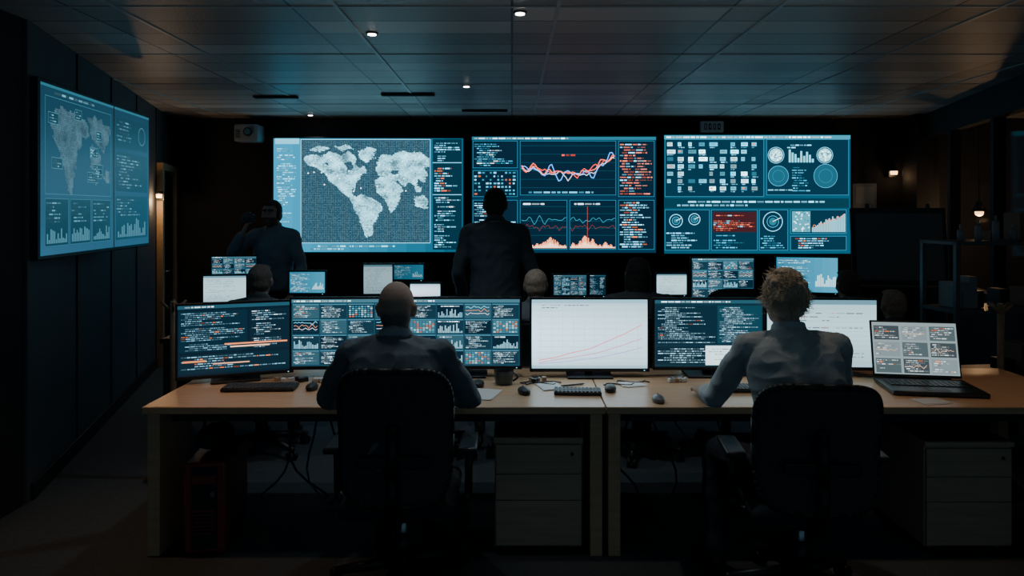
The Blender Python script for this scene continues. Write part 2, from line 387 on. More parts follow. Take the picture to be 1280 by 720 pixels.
b.box((t,-.037,1.07),(.1,.07,2.14),0,.006); b.box((t+.82,-.037,1.07),(.08,.07,2.14),0,.006); b.box((t+.41,-.037,2.17),(.92,.07,.08),0,.006)
b.box((t+.41,-.018,1.05),(.76,.03,2.1),1,.003); b.cyl((t+.12,-.03,1.02),(t+.12,-.09,1.02),.012,mi=2); b.cyl((t+.12,-.09,1.02),(t+.24,-.09,1.02),.01,mi=2)
b.out('door_leaf',[Mw,M_BLACK,M_CHROME],e)
M_WARM=mat('warm_lamp_glow',(1,.7,.4),.4,emit=(1,.55,.22),es=5)
def sconce(x,y,z,w=.07,es=1):
    e=empty('wall_sconce',(x,y,z))
    b=B(); b.box((0,.03,0),(w*1.2,.02,.10),1,.004); b.cyl((0,-.01,-.02),(0,-.01,.02),w*.45,w*.5,0); b.cyl((0,-.01,.02),(0,-.01,.045),w*.55,w*.4,1)
    b.out('lamp_body',[M_WARM,M_METAL],e)
    l=bpy.data.lights.new('sconce_light','POINT'); l.energy=1.2*es; l.color=(1,.6,.3); l.shadow_soft_size=.02
    o=bpy.data.objects.new('sconce_light',l); COL.objects.link(o); o.parent=e; o.location=(.03,-.09,-.06)
sconce(-3.73,7.62,PZ(245,7.62),.06,3.5)
sconce(PX(1118,8.55),8.57,PZ(216,8.55),.08,.25);sconce(PX(1134,8.55),8.57,PZ(215,8.55),.06,.15)
def RX(Y): return 4.9-.254*(8.65-Y)
rp=empty('wall_right_partition')
M_GLASS=mat('dark_glass',(.015,.02,.025),.06,alpha=.18)
b=B()
a=Vector((RX(2.0),2.0,0)); L=(Vector((4.9,8.65,0))-a).length; aR=math.atan2(8.65-2.0,4.9-RX(2.0))
b.box((L/2,0,.45),(L,.10,.9),0); b.box((L/2,0,2.66),(L,.10,.28),0)
for k in range(7): b.box((.06+k*(L-.12)/6,0,1.67),(.08,.10,1.7),0,.004)
b.box((L/2,0,.92),(L,.13,.03),0)
b.out('partition_frame',M_WALLK,rp,loc=a,rz=aR)
b=B(); b.box((L/2,0,1.72),(L-.1,.012,1.62)); b.out('window_1',M_GLASS,rp,loc=a,rz=aR)
slab('wall_right_outer',(7.2,-1.5),(7.2,8.65),0,CEIL,.12,mat('wall_warm_dark',(.20,.15,.11),.8,noise_amt=.5,nscale=2),-1)
b=B(); b.box((4.78,8.42,CEIL/2),(.26,.3,CEIL)); b.out('pillar_right_side',M_WALLK)
def pendant(x,y,z,r=.05,en=3):
    e=empty('pendant_lamp',(x,y,z)); b=B()
    b.cyl((0,0,.08),(0,0,CEIL-z),.005,mi=1,seg=6); b.cyl((0,0,-.02),(0,0,.09),r*1.6,r*.5,1); b.ell((0,0,-.03),(r,r,r),0)
    b.out('shade',[M_WARM,M_METAL],e)
    l=bpy.data.lights.new('pendant_light','POINT'); l.energy=en; l.color=(1,.6,.3); l.shadow_soft_size=.03
    o=bpy.data.objects.new('pendant_light',l); COL.objects.link(o); o.parent=e; o.location=(0,0,-.12)
pendant(PX(1224,7.9),7.9,PZ(262,7.9),.045,8)
pendant(6.2,6.4,1.9,.045,9)

# ---------------------------------------------------------------- wall displays
def wall_display(name,px0,py0,px1,py1,fn,Y=8.5,gain=1.):
    X0,X1=PX(px0,Y),PX(px1,Y); Z1,Z0=PZ(py0,Y),PZ(py1,Y); W=X1-X0;H=Z1-Z0
    e=empty(name,((X0+X1)/2,Y,(Z0+Z1)/2))
    b=B(); b.box((0,.035,0),(W+.05,.06,H+.05),0,.008)
    t=.018
    for s in (-1,1):
        b.box((s*(W/2+t/2),-.002,0),(t,.02,H+2*t),0); b.box((0,-.002,s*(H/2+t/2)),(W,.02,t),0)
    b.box((0,.09,0),(W*.5,.06,H*.5),0); b.out('housing',M_METAL,e)
    ui=UI(W,H,(px0,py0,px1,py1),gain); fn(ui); ui.out('display_surface',e,(0,.001,0))
wall_display('wall_display',342,173,579,315,ui_map,gain=1.7)
wall_display('wall_display',590,171,820,316,ui_charts,gain=1.9)
wall_display('wall_display',830,169,1063,317,ui_tiles,gain=1.9)
A=Vector((-2.77,4.22,0)); Bv=Vector((-3.0,5.96,0)); d=Bv-A; LW=d.length; angS=math.atan2(d.y,d.x)
cz=(2.47+1.41)/2; H=1.06
e=empty('swivel_wall_display',((A.x+Bv.x)/2,(A.y+Bv.y)/2,cz),angS)
b=B(); b.box((0,.03,0),(LW+.02,.05,H+.02),0,.006)
b.box((-.2,.075,0),(.5,.04,.4),0); b.cyl((.25,.09,0),(.45,.26,0),.03,mi=0); b.box((.3,.1,0),(.16,.03,.3),0)
b.out('housing',M_BLACK,e)
def ui_left(ui):
    for j in range(24):
        t=j/23; gradient(ui,0,j*2.5,100,j*2.5+2.5,[a*(.6+1.0*t*t) for a in (.022,.088,.155)],[a*(.7+.5*t) for a in (.018,.080,.145)],10,0)
    P=[[(6,12),(14,7),(24,8),(34,10),(36,16),(30,20),(27,26),(24,28),(26,33),(22,42),(19,44),(17,36),(14,28),(8,20)],[(36,9),(46,7),(56,10),(54,18),(50,24),(44,20),(38,17)],[(38,21),(46,24),(48,32),(42,40),(38,31)],[(50,32),(56,33),(55,38),(50,37)]]
    y=5.
    while y<38:
        x=4.
        while x<57:
            nx=noise.noise(Vector((x*.3,y*.3,0)))*3; Y2=5+(y-5)*1.2
            if any(pip(x+nx,Y2+nx,p) for p in P):
                k=.7+.5*random.random()+.6*noise.noise(Vector((x*.2,y*.2,4))); ui.rect(x,y,x+.6,y+.6,(.075*k,.17*k,.22*k),2)
            x+=.7
        y+=.7
    for k in range(9): # callout panels and labels laid over the map
        x=random.uniform(5,46);y=random.uniform(6,32); w=random.uniform(5,10); ui.rect(x,y,x+w,y+4,(.012,.055,.09),3); ui.frame(x,y,x+w,y+4,.18,(.08,.28,.38),4); ui.text(x+.5,y+.5,x+w-.5,y+3.6,3,(.14,.40,.52),1,lay=5)
    for q in range(3):
        x=3+q*18.3; ui.rect(x,40,x+17,57,(.012,.055,.09),1); ui.frame(x,40,x+17,57,.2,(.05,.2,.28),2); ui.text(x+1,41,x+16,49,5,(.08,.26,.36),.95)
        for k in range(12): ui.rect(x+1.2+k*1.25,56-random.uniform(1,5.5),x+2+k*1.25,56,(.09,.30,.42),4)
    ui.frame(3,4,57,38.6,.25,(.05,.2,.28),2)
    ui.rect(62,4,98,17,(.012,.05,.085),1); ui.text(63,5,84,16,6,(.09,.27,.38),.95)
    ui.ring(91,10,4,.35,(.08,.28,.38)); ui.rect(62,19,98,36,(.012,.05,.085),1); ui.text(63,20,97,35,9,(.09,.27,.38),.95)
    ui.rect(62,38,98,57,(.014,.06,.10),1); ui.text(63,39,97,47,5,(.09,.27,.38),.95)
    for k in range(16): ui.rect(64+k*2,56-random.uniform(1,8),65.3+k*2,56,(.08,.27,.38),4)
    ui.rect(0,0,100,1.0,(.03,.18,.26),3); ui.text(3,1.5,56,3.5,1,(.12,.35,.45),1)
    ui.rect(59.6,0,60.4,60,(.001,.003,.005),5)
ui=UI(LW-.03,H-.03,(0,0,100,60),1.0); ui_left(ui); ui.out('display_surface',e,(0,.002,0))

# ---------------------------------------------------------------- monitors
M_LED=mat('led',(0,.3,.4),emit=(.2,.8,1),es=2)
def monitor(x,y,zc,w,h,yaw,fn,desk=.74,gain=1.,name='monitor'):
    e=empty(name,(x,y,0),yaw)
    b=B(); b.box((0,.016,zc),(w,.026,h),0,.005)
    bz=.011
    b.box((0,.001,zc+h/2-bz/2),(w-.004,.01,bz),0,.002);b.box((0,.001,zc-h/2+.009),(w-.004,.01,.018),0,.002)
    for s in (-1,1): b.box((s*(w/2-bz/2-.001),.001,zc),(bz,.01,h-.004),0,.002)
    b.box((0,.04,zc),(w*.55,.03,h*.55),0,.01)
    b.cyl((0,.06,desk+.01),(0,.06,zc),.022,mi=0); b.box((0,.06,zc-.02),(.09,.035,.09),0,.006)
    b.box((0,.04,desk+.007),(min(.26,w*.5),.18,.012),0,.005)
    b.box((w/2-.03,-.005,zc-h/2+.009),(.006,.002,.003),1)
    b.out('housing',[M_BLACK,M_LED],e)
    ui=UI(w-.024,h-.032,(0,0,100,60),gain); fn(ui); ui.out('display_surface',e,(0,.0015,zc+.003))
FM=[(295,4.03,.62,.42,math.radians(20),ui_code_orange,1.4,.975),
    (434,4.14,.655,.415,math.radians(3),ui_panels,1.5,.99),
    (580,4.14,.665,.415,0,ui_panels,1.5,.99),
    (737,4.12,.685,.425,0,ui_white,1.8,.985),
    (886,4.14,.645,.415,0,ui_codewhite,1.5,.985),
    (1027,4.14,.64,.415,math.radians(-3),ui_light,1.5,.985)]
for px,Y,w,h,ya,fn,g,zc in FM: monitor(PX(px,Y),Y,zc,w,h,ya,fn,gain=g)

# ---------------------------------------------------------------- desks
def desk(name,x0,x1,y0,y1,mi=M_DESK,ztop=.74):
    e=empty(name,((x0+x1)/2,(y0+y1)/2,0)); W=x1-x0;D=y1-y0
    b=B(); b.box((0,0,ztop-.018),(W,D,.036),0,.004)
    th=.06
    for s,o in ((-1,.012),(1,.012)):
        X=s*(W/2-o-th/2)
        b.box((X,-D/2+.03+.17,(ztop-.036)/2),(th,.34,ztop-.036),0,.003); b.box((X,D/2-.06,(ztop-.036)/2),(th,.08,ztop-.036),0,.003)
    b.box((0,D/2-.1,ztop-.036-.13),(W-.2,.02,.24),1)
    b.box((0,-D/2+.06,ztop-.06),(W-.25,.03,.045),1)
    b.out('desk_body',[mi,M_BLACK],e)
desk('office_desk',-1.80,.455,3.5,4.36)
desk('office_desk',.46,2.95,3.5,4.36)
def pedestal(x0,x1,y0,z):
    e=empty('drawer_pedestal',((x0+x1)/2,y0+.26,0)); W=x1-x0
    b=B(); b.box((0,.01,z/2+.02),(W,.50,z-.04),0,.004); b.box((0,0,z-.012),(W+.01,.52,.024),0,.003)
    zs=[(.05,.05+(z-.1)*.46),(.05+(z-.1)*.465,.05+(z-.1)*.73),(.05+(z-.1)*.735,z-.035)]
    for a,c in zs:
        b.box((0,-.247,(a+c)/2),(W-.012,.018,c-a),0,.003)
    b.cyl((W/2-.05,-.256,z-.08),(W/2-.05,-.262,z-.08),.008,mi=1,seg=12)
    for sx in (-1,1):
        for sy in (-1,1): b.cyl((sx*(W/2-.05),sy*.2,0),(sx*(W/2-.05),sy*.2,.045),.022,mi=1)
    b.out('pedestal_body',[M_PED,M_METAL],e)
pedestal(-.085,.345,3.53,.58); pedestal(2.03,2.46,3.53,.56)
e=empty('pc_tower',(-1.53,3.74,0),.12)
b=B(); b.box((0,0,.24),(.2,.44,.44),0,.012); b.box((0,-.222,.24),(.12,.01,.40),1,.004)
for k in range(7): b.box((0,-.229,.12+.018*k),(.10,.004,.006),0)
b.box((0,-.229,.38),(.11,.004,.04),0); b.cyl((.04,-.226,.31),(.04,-.235,.31),.012,mi=2)
for sx in (-1,1): b.box((sx*.07,0,.01),(.03,.36,.02),0)
b.out('tower_case',[M_REDPC,M_BLACK,M_CHROME],e)
e=empty('office_bag',(-1.54,3.74,.468))
b=B(); b.ell((0,0,.06),(.09,.14,.06),0); b.tube([(-.06,0,.10),(-.05,0,.16),(0,0,.18),(.05,0,.16),(.06,0,.10)],.008,0); b.out('bag_body',M_DARK,e)
b=B()
for k in range(18):
    x0=random.uniform(-.35,2.2) if k<13 else random.uniform(-1.3,-.9); pts=[]
    x1=x0+random.uniform(-.3,.3)
    for i in range(11):
        t=i/10; pts.append((x0+(x1-x0)*t+.05*math.sin(t*8+k),4.15+.06*math.sin(t*5+k*2),.68-math.sin(t*math.pi/2)*(.66 if k%3 else .4)))
    b.tube(pts,.006,k%2,6)
b.out('cable_bundle',[M_BLACK,mat('grey_cable',(.12,.13,.14),.5)])

# ---------------------------------------------------------------- desk items
M_KEY=mat('key_plastic',(.06,.07,.08),.5)
def keyboard(x,y,w,dd,rz,z=.741):
    e=empty('keyboard',(x,y,z),rz); b=B(); b.box((0,0,.009),(w,dd,.016),0,.004)
    n=int(w/.019); r=int(dd/.021)
    for i in range(n):
        for j in range(r): b.box((-w/2+.012+i*(w-.024)/(n-1),-dd/2+.014+j*(dd-.028)/(r-1),.019),(.015,.015,.006),1,.0)
    b.out('keys',[M_BLACK,M_KEY],e)
keyboard(-1.345,3.85,.38,.13,.05); keyboard(PX(722,3.76),3.76,.245,.10,-.06)
keyboard(-.54,3.87,.42,.13,0); keyboard(1.28,3.83,.42,.13,0)
def mouse(px,py,m=M_BLACK,rz=0):
    Y=F*(CH-.76)/(py-HY); e=empty('computer_mouse',(PX(px,Y),Y,.741),rz); b=B()
    b.ell((0,0,.012),(.031,.055,.022),0,sub=3); b.box((0,.02,.033),(.006,.014,.006),1,.002)
    for v in b.bm.verts:
        if v.co.z<0.001: v.co.z=.001
    b.out('mouse_shell',[m,M_METAL],e)
mouse(655,487,rz=.3);mouse(763,484,rz=-.2);mouse(823,497,mat('grey_plastic',(.14,.15,.16),.35));mouse(390,482)
mouse(598,478)
M_COFFEE=mat('coffee',(.02,.01,.006),.2)
def mug(x,y,m,r=.045,h=.09,name='coffee_mug'):
    e=empty(name,(x,y,.741)); b=B()
    b.cyl((0,0,0),(0,0,h),r*.85,r,0,24,False); b.cyl((0,0,h),(0,0,.01),r*.92,r*.78,0,24,False)
    b.cyl((0,0,0),(0,0,.01),r*.85,r*.85,0,24); b.cyl((0,0,h*.7),(0,0,h*.72),r*.88,r*.88,1,24)
    pts=[(r*.9+.028*math.sin(math.pi*i/8),0,h*.2+h*.6*i/8) for i in range(9)]; b.tube(pts,.006,0,8)
    b.out('cup',[m,M_COFFEE],e)
mug(-.045,3.97,mat('mug_dark',(.07,.08,.085),.3),.055,.075)
def papers(x,y,w,d,rz,n=3):
    e=empty('paper_sheets',(x,y,.7405),rz); b=B()
    for k in range(n): b.box((random.uniform(-.01,.01),random.uniform(-.01,.01),.0008+.0014*k),(w,d,.001),0,rot=(0,0,random.uniform(-.12,.12)))
    b.out('sheets',M_PAPER,e)
papers(.20,3.90,.12,.15,.3); papers(2.10,3.60,.15,.10,.2,2); papers(-.16,3.74,.15,.2,-.3); papers(.66,3.95,.12,.1,.3); papers(1.72,3.72,.14,.2,.2)
e=empty('pen',(.33,3.92,.745),.4); b=B(); b.cyl((-.07,0,.001),(.06,0,.001),.0045); b.cyl((.06,0,.001),(.075,0,.001),.0045,.001); b.out('pen_body',M_METAL,e)
b=B()
for k in range(26):
    x=random.choice([random.uniform(-1.35,-1.0),random.uniform(.88,.98),random.uniform(.06,.26)]); y=random.uniform(4.0,4.04)
    b.box((x,y,.752),(random.uniform(.015,.05),random.uniform(.015,.04),.022),random.choice([0,1,2]),.003,rot=(0,0,random.uniform(0,3)))
b.out('desk_clutter',[M_BLACK,M_PAPER,M_PED])
b=B()
for k in range(7):
    x0=(-.8,.03,.48,.58,1.6,-.95,.05)[k]; y0=4.0 if k not in(1,6) else 3.985
    pts=[(x0+.2*i/8+.02*math.sin(i+k),y0-.03*(k%3)+.02*math.sin(i*1.3+k*2),.745) for i in range(9)]; b.tube(pts,.0035,0,6)
b.out('desk_cable',M_BLACK)
e=empty('laptop',(2.22,3.83,.741),math.radians(-9))
b=B(); b.box((0,0,.014),(.46,.31,.024),0,.006); b.box((0,.03,.027),(.40,.13,.002),1)
for i in range(15):
    for j in range(5): b.box((-.19+i*.027,-.02+j*.025,.0295),(.021,.019,.003),0)
b.box((0,-.10,.0265),(.11,.07,.001),1)
b.out('base',[M_METAL,M_BLACK],e)
ls=empty('lid',(0,.158,.03)); ls.parent=e; ls.rotation_euler=(math.radians(-12),0,0)
b=B(); b.box((0,.006,.155),(.46,.009,.31),0,.004); b.cyl((-.17,.004,.0),(.17,.004,0),.008,mi=0); b.out('lid_shell',M_BLACK,ls)
ui=UI(.44,.285,(0,0,100,60),1.25); ui_laptop(ui); ui.out('display_surface',ls,(0,-.0005,.157))

# ---------------------------------------------------------------- second row desks, monitors
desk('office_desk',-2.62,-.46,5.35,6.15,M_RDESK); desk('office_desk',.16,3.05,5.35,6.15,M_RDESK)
def rmon(px0,px1,py0,py1,Y,fn,yaw=0,g=.9):
    w=(px1-px0)*Y/F; h=(py1-py0)*Y/F; monitor(PX((px0+px1)/2,Y),Y,PZ((py0+py1)/2,Y),w/max(.6,math.cos(yaw)),h,yaw,fn,gain=g)
rmon(254,308,343,380,5.70,ui_light,.15,1.4); rmon(264,321,319,352,5.98,ui_panels,.12,1.4)
rmon(360,408,338,369,5.8,ui_blue,0,1.2); rmon(453,492,329,370,5.85,ui_light,.06,.7); rmon(490,531,329,352,5.95,ui_blue,0,.5); rmon(511,552,353,375,5.7,ui_white,0,1.8)
rmon(690,735,342,372,5.85,ui_panels,0,1.1); rmon(735,759,342,372,5.95,ui_code,0,1.4)
rmon(819,860,341,371,5.8,ui_light,0,1.5); rmon(863,944,321,375,5.85,ui_panels,0,1.7)
rmon(972,1045,320,368,5.85,ui_blue,-.25,1.5)

# ---------------------------------------------------------------- office chair
def office_chair(x,y,rz,zt=1.05,w=.49,arms=True,name='office_chair'):
    e=empty(name,(x,y,0),rz)
    b=B()
    for k in range(5):
        a=math.radians(90+72*k+20); c,s_=math.cos(a),math.sin(a)
        p0=Vector((c*.03,s_*.03,.115)); p1=Vector((c*.31,s_*.31,.075))
        b.cyl(p0,p1,.028,.018,0,10); b.ell(p1,(.02,.02,.02),0)
        q=Vector((c*.31,s_*.31,.03)); tn=Vector((-s_,c,0))
        b.cyl(q-tn*.028,q-tn*.006,.03,mi=0); b.cyl(q+tn*.006,q+tn*.028,.03,mi=0); b.cyl(q,(q.x,q.y,.08),.009,mi=1)
    b.cyl((0,0,.09),(0,0,.15),.045,.035,0); b.cyl((0,0,.12),(0,0,.36),.024,mi=1); b.cyl((0,0,.12),(0,0,.25),.033,mi=0)
    b.box((0,0,.365),(.22,.28,.05),0,.015); b.cyl((.1,.03,.36),(.24,.05,.355),.008,mi=0)
    b.out('star_base',[M_BLACK,M_CHROME],e)
    b=B(); b.box((0,0,.425),(.50,.48,.085),0,.038,seg=4); b.out('seat',M_DARK,e)
    b=B(); bm=b.bm; z0=.47; H=(zt-z0)/2; W=w/2; R=9;N=48
    def pos(r,t):
        c,s_=math.cos(t),math.sin(t); ex=.42
        u=r*math.copysign(abs(c)**ex,c); v=r*math.copysign(abs(s_)**ex,s_)
        ww=W*(1-.06*(1-v)/2)
        yy=-.275+.045*u*u+.03*math.sin((v+1)*1.6)-.03*(v>0)*v
        return Vector((u*ww,yy,z0+H+v*H))
    cen=bm.verts.new(pos(0,0)); prev=None
    for i in range(1,R+1):
        ring=[bm.verts.new(pos(i/R,2*math.pi*j/N)) for j in range(N)]
        for j in range(N):
            if prev is None: f=bm.faces.new((cen,ring[j],ring[(j+1)%N]))
            else: f=bm.faces.new((prev[j],ring[j],ring[(j+1)%N],prev[(j+1)%N]))
            f.smooth=True
        prev=ring
    o=b.out('backrest',M_MESH,e); sm=o.modifiers.new('s','SOLIDIFY'); sm.thickness=.028; sm.offset=0
    b=B(); P=[pos(1,2*math.pi*j/N) for j in range(N+1)]; b.tube(P,.016,0,8)
    b.tube([(0,-.05,.36),(0,-.22,.37),(0,-.30,.44),(0,-.315,.60),(0,-.30,.8)],.024,0,10)
    b.box((0,-.295,.66),(.30,.02,.05),0,.008)
    if arms:
        for s in (-1,1):
            b.tube([(s*.12,.0,.37),(s*.27,.0,.37),(s*.295,.0,.43),(s*.295,-.01,.63)],.018,0,10)
            b.box((s*.295,.01,.645),(.085,.25,.03),0,.012,seg=3)
    b.out('frame',M_BLACK,e)
    return e
office_chair(-.490,3.25,.0,1.035,.475); office_chair(1.27,3.17,-.10,.99,.50)

# ---------------------------------------------------------------- people
def make_person(name,loc,rz,J,cols,voxel=.0055,hair='short',head_yaw=0,head_pitch=0,scale=1,folds=.006):
    bb=B(); bm=bb.bm; lay=bm.faces.layers.int.new('reg'); REG={}
    def reg(n): return REG.setdefault(n,len(REG))
    def run(fn,r):
        fn(); k=reg(r)
        for v in bb.last:
            for f in v.link_faces: f[lay]=k
    V=Vector
    def cap(a,b_,ra,rb,r,sub=2):
        a=V(a);b_=V(b_)
        run(lambda:bb.ell(a,(ra,)*3,sub=sub),r); run(lambda:bb.ell(b_,(rb,)*3,sub=sub),r)
        if (b_-a).length>1e-4: run(lambda:bb.cyl(a,b_,ra,rb,seg=16),r)
    def loft(rings,r,n=28,grow=0):
        R=[];k=reg(r)
        for c,xa,ya,rx,ry in rings:
            R.append([bm.verts.new(c+xa*(rx+grow)*math.copysign(abs(math.cos(t))**.85,math.cos(t))+ya*(ry+grow)*math.sin(t)) for t in [2*math.pi*i/n for i in range(n)]])
        for A_,B_ in zip(R,R[1:]):
            for i in range(n): bm.faces.new((A_[i],A_[(i+1)%n],B_[(i+1)%n],B_[i]))[lay]=k
        bm.faces.new(R[0][::-1])[lay]=k; bm.faces.new(R[-1])[lay]=k
    p0,p1,p2=V(J['pel']),V(J['mid']),V(J['neck'])
    sh=(V(J['shR'])-V(J['shL'])).normalized(); hp=V((1,0,0))
    def bez(t): return p0*(1-t)**2+p1*2*t*(1-t)+p2*t*t
    def tan(t): return ((p1-p0)*2*(1-t)+(p2-p1)*2*t).normalized()
    prof=[(0,.10,.08),(.06,.165,.115),(.13,.178,.128),(.2,.180,.130),(.3,.172,.128),(.42,.166,.124),(.55,.174,.124),(.68,.188,.126),(.8,.196,.118),(.89,.178,.098),(.95,.125,.078),(1.0,.075,.062)]
    bw=J.get('bw',1.0); rr=[]
    for t,rx,ry in prof:
        tt=min(t,1); xa=(hp*(1-tt)+sh*tt).normalized(); tg=tan(tt); ya=tg.cross(xa).normalized(); xa=ya.cross(tg).normalized()
        rr.append((bez(tt)+tg*(t-tt)*.5,xa,ya,rx*bw,ry*(bw*.5+.5)))
    loft(rr[:4],'pants'); loft(rr[2:],'shirt',grow=.006)
    hd=V(J['head']); nk=bez(1.0)
    cap(nk-tan(1)*.02,hd+V((0,-.02,-.06)),.060,.056,'skin')
    for i in range(18):
        a0=2*math.pi*i/18;a1=2*math.pi*(i+1)/18
        f=lambda a,z=0:nk+V((.066*math.cos(a),.064*math.sin(a)+.003,.012-.022*math.sin(a)+z))
        cap(f(a0),f(a1),.010,.010,'collar',1); cap(f(a0,.014),f(a1,.014),.008,.008,'collar',1)
    for s,S in ((-1,'L'),(1,'R')):
        shp=V(J['sh'+S]);el=V(J['el'+S]);wr=V(J['wr'+S])
        up=bez(.86); cap(up+(shp-up)*.35,shp,.075,.060,'shirt'); cap(bez(.97)+V((0,0,.005)),shp+V((0,0,.005)),.046,.052,'shirt')
        cap(bez(.90),shp,.065,.060,'shirt')
        cap(shp,shp+(el-shp)*.45,.062,.057,'shirt'); cap(shp+(el-shp)*.45,el,.057,.050,'shirt')
        cu=J.get('cuff',.85)
        m=el+(wr-el)*cu; cap(el,el+(wr-el)*.3,.050,.048,'shirt'); cap(el+(wr-el)*.3,m,.048,.040 if cu>.6 else .045,'shirt'); cap(el+(wr-el)*.3,wr,.040,.026,'skin')
        hd_=V(J['hd'+S]).normalized(); nn=V(J['hn'+S]).normalized(); sd=hd_.cross(nn).normalized()
        th=sd if (sd.x*(-s))>0 else -sd
        if 'ht'+S in J: th=sd if sd.dot(V(J['ht'+S]))>0 else -sd
        curl=J.get('curl'+S,.35)
        for k in range(4):
            off=(.030-.020*k)
            kn=wr+hd_*(.088-.004*abs(k-1))+th*off
            cap(wr+hd_*.01+th*off*.5,kn,.0165,.0125,'skin',1)
            ln=[.072,.080,.075,.058][k]; r0=.0088-.0006*(k==3); P=kn; ang_=curl*.5; dd=hd_+th*(.10-.08*k)*.9; dd.normalize()
            for sgi,fr in enumerate((.46,.30,.24)):
                dv=(dd*math.cos(ang_)+nn*math.sin(ang_)).normalized(); Q=P+dv*ln*fr; cap(P,Q,r0+.0008*(2-sgi)*.6,r0-.0006*sgi,'skin',2); P=Q; ang_+=curl
        tb=wr+hd_*.028+th*.026; t1=tb+(hd_*.55+th*.75+nn*.25).normalized()*.036; t2=t1+(hd_*.85+th*.30+nn*.3).normalized()*.030
        cap(wr+hd_*.015+th*.008,tb,.016,.014,'skin',1); cap(tb,t1,.0135,.0105,'skin',1); cap(t1,t2,.0105,.0088,'skin',1)
        h=V(J['hip'+S]);k_=V(J['kn'+S]);an=V(J['an'+S])
        cap(h,k_,.088,.062,'pants'); cap(k_,k_+(an-k_)*.35,.062,.056,'pants'); cap(k_+(an-k_)*.35,an,.056,.044,'pants')
        fd=V(J.get('foot'+S,(0,1,0))).normalized()
        cap(an+V((0,0,-.02)),an-fd*.03+V((0,0,-.045)),.04,.036,'shoe')
        z=.036/scale
        cap(V((an.x,an.y,z))-fd*.04,V((an.x,an.y,z))+fd*.10,.034,.036,'shoe'); cap(V((an.x,an.y,z))+fd*.10,V((an.x,an.y,z-.004))+fd*.155,.036,.028,'shoe'); cap(an,V((an.x,an.y,.05))+fd*.07,.042,.035,'shoe')
    HR=Euler((head_pitch,0,head_yaw)).to_matrix()
    def hp_(p): return hd+HR@V(p)
    def hell(c,r,rg,sub=3,rot=None):
        R3=HR@(Euler(rot).to_matrix() if rot else Matrix.Identity(3))
        def f():
            M=Matrix.Translation(hp_(c))@R3.to_4x4()@Matrix.Diagonal((*r,1))
            bb.last=bmesh.ops.create_icosphere(bm,subdivisions=sub,radius=1,matrix=M)['verts']
        run(f,rg)
    hell((0,-.010,.022),(.079,.096,.097),'scalp'); hell((0,.022,-.040),(.060,.070,.082),'skin')
    hell((0,-.035,-.03),(.068,.062,.07),'nape'); hell((0,.070,-.092),(.028,.024,.022),'skin'); hell((0,.03,-.078),(.050,.055,.035),'skin')
    cap(hp_((0,.086,.018)),hp_((0,.104,-.022)),.008,.0125,'skin'); hell((0,.098,-.028),(.018,.012,.009),'skin')
    for s in (-1,1):
        hell((s*.080,-.008,-.012),(.011,.021,.033),'ear',2,(0,s*.15,s*-.25)); hell((s*.086,-.016,.004),(.008,.014,.018),'ear',2)
        hell((s*.031,.078,.010),(.015,.013,.010),'eye',2); hell((s*.031,.0905,.010),(.006,.003,.006),'pupil',2); hell((s*.042,.06,-.025),(.024,.028,.022),'skin')
        cap(hp_((s*.014,.091,.030)),hp_((s*.048,.078,.032)),.0085,.007,'brow',1)
    hell((0,.084,-.056),(.025,.010,.006),'lip',2); hell((0,.083,-.066),(.021,.010,.006),'lip',2)
    rnd=random.Random(int(loc[0]*100)+len(name))
    if hair in('short','curly','long'):
        hell((0,-.020,.034),(.083,.098,.092),'hair'); hell((0,-.050,-.015),(.076,.064,.07),'hair')
        for s in(-1,1): hell((s*.066,-.012,.02),(.018,.055,.05),'hair')
        hell((0,.055,.092),(.055,.04,.024),'hair')
    if hair=='curly':
        for k in range(60):
            a=rnd.uniform(0,6.28); ph=rnd.uniform(-.5,1.5); r=V((math.cos(a)*math.cos(ph)*.082,math.sin(a)*math.cos(ph)*.094-.022,math.sin(ph)*.100+.03))
            if r.y>.045 and r.z<.08: continue
            q=rnd.uniform(.018,.028); hell(tuple(r),(q,q,q),'hair',1)
    if hair=='long':
        hell((0,-.055,-.07),(.082,.055,.10),'hair')
        for s in(-1,1): hell((s*.072,-.02,-.05),(.022,.05,.09),'hair')
    bmesh.ops.triangulate(bm,faces=bm.faces[:])
    bmesh.ops.recalc_face_normals(bm,faces=bm.faces[:])
    tri_reg=[f[lay] for f in bm.faces]; bvh=BVHTree.FromBMesh(bm)
    me=bpy.data.meshes.new('tmp'); bm.to_mesh(me); bm.free(); to=bpy.data.objects.new('tmp',me); COL.objects.link(to)
    rm=to.modifiers.new('r','REMESH'); rm.mode='VOXEL'; rm.voxel_size=voxel
    smo=to.modifiers.new('s','SMOOTH'); smo.factor=.5; smo.iterations=3
    bpy.context.view_layer.update(); dg=bpy.context.evaluated_depsgraph_get()
    nm=bpy.data.meshes.new_from_object(to.evaluated_get(dg)); bpy.data.objects.remove(to)
    names={v:k for k,v in REG.items()}; hdinv=HR.inverted()
    cs=[]; disp=[]; nm.update()
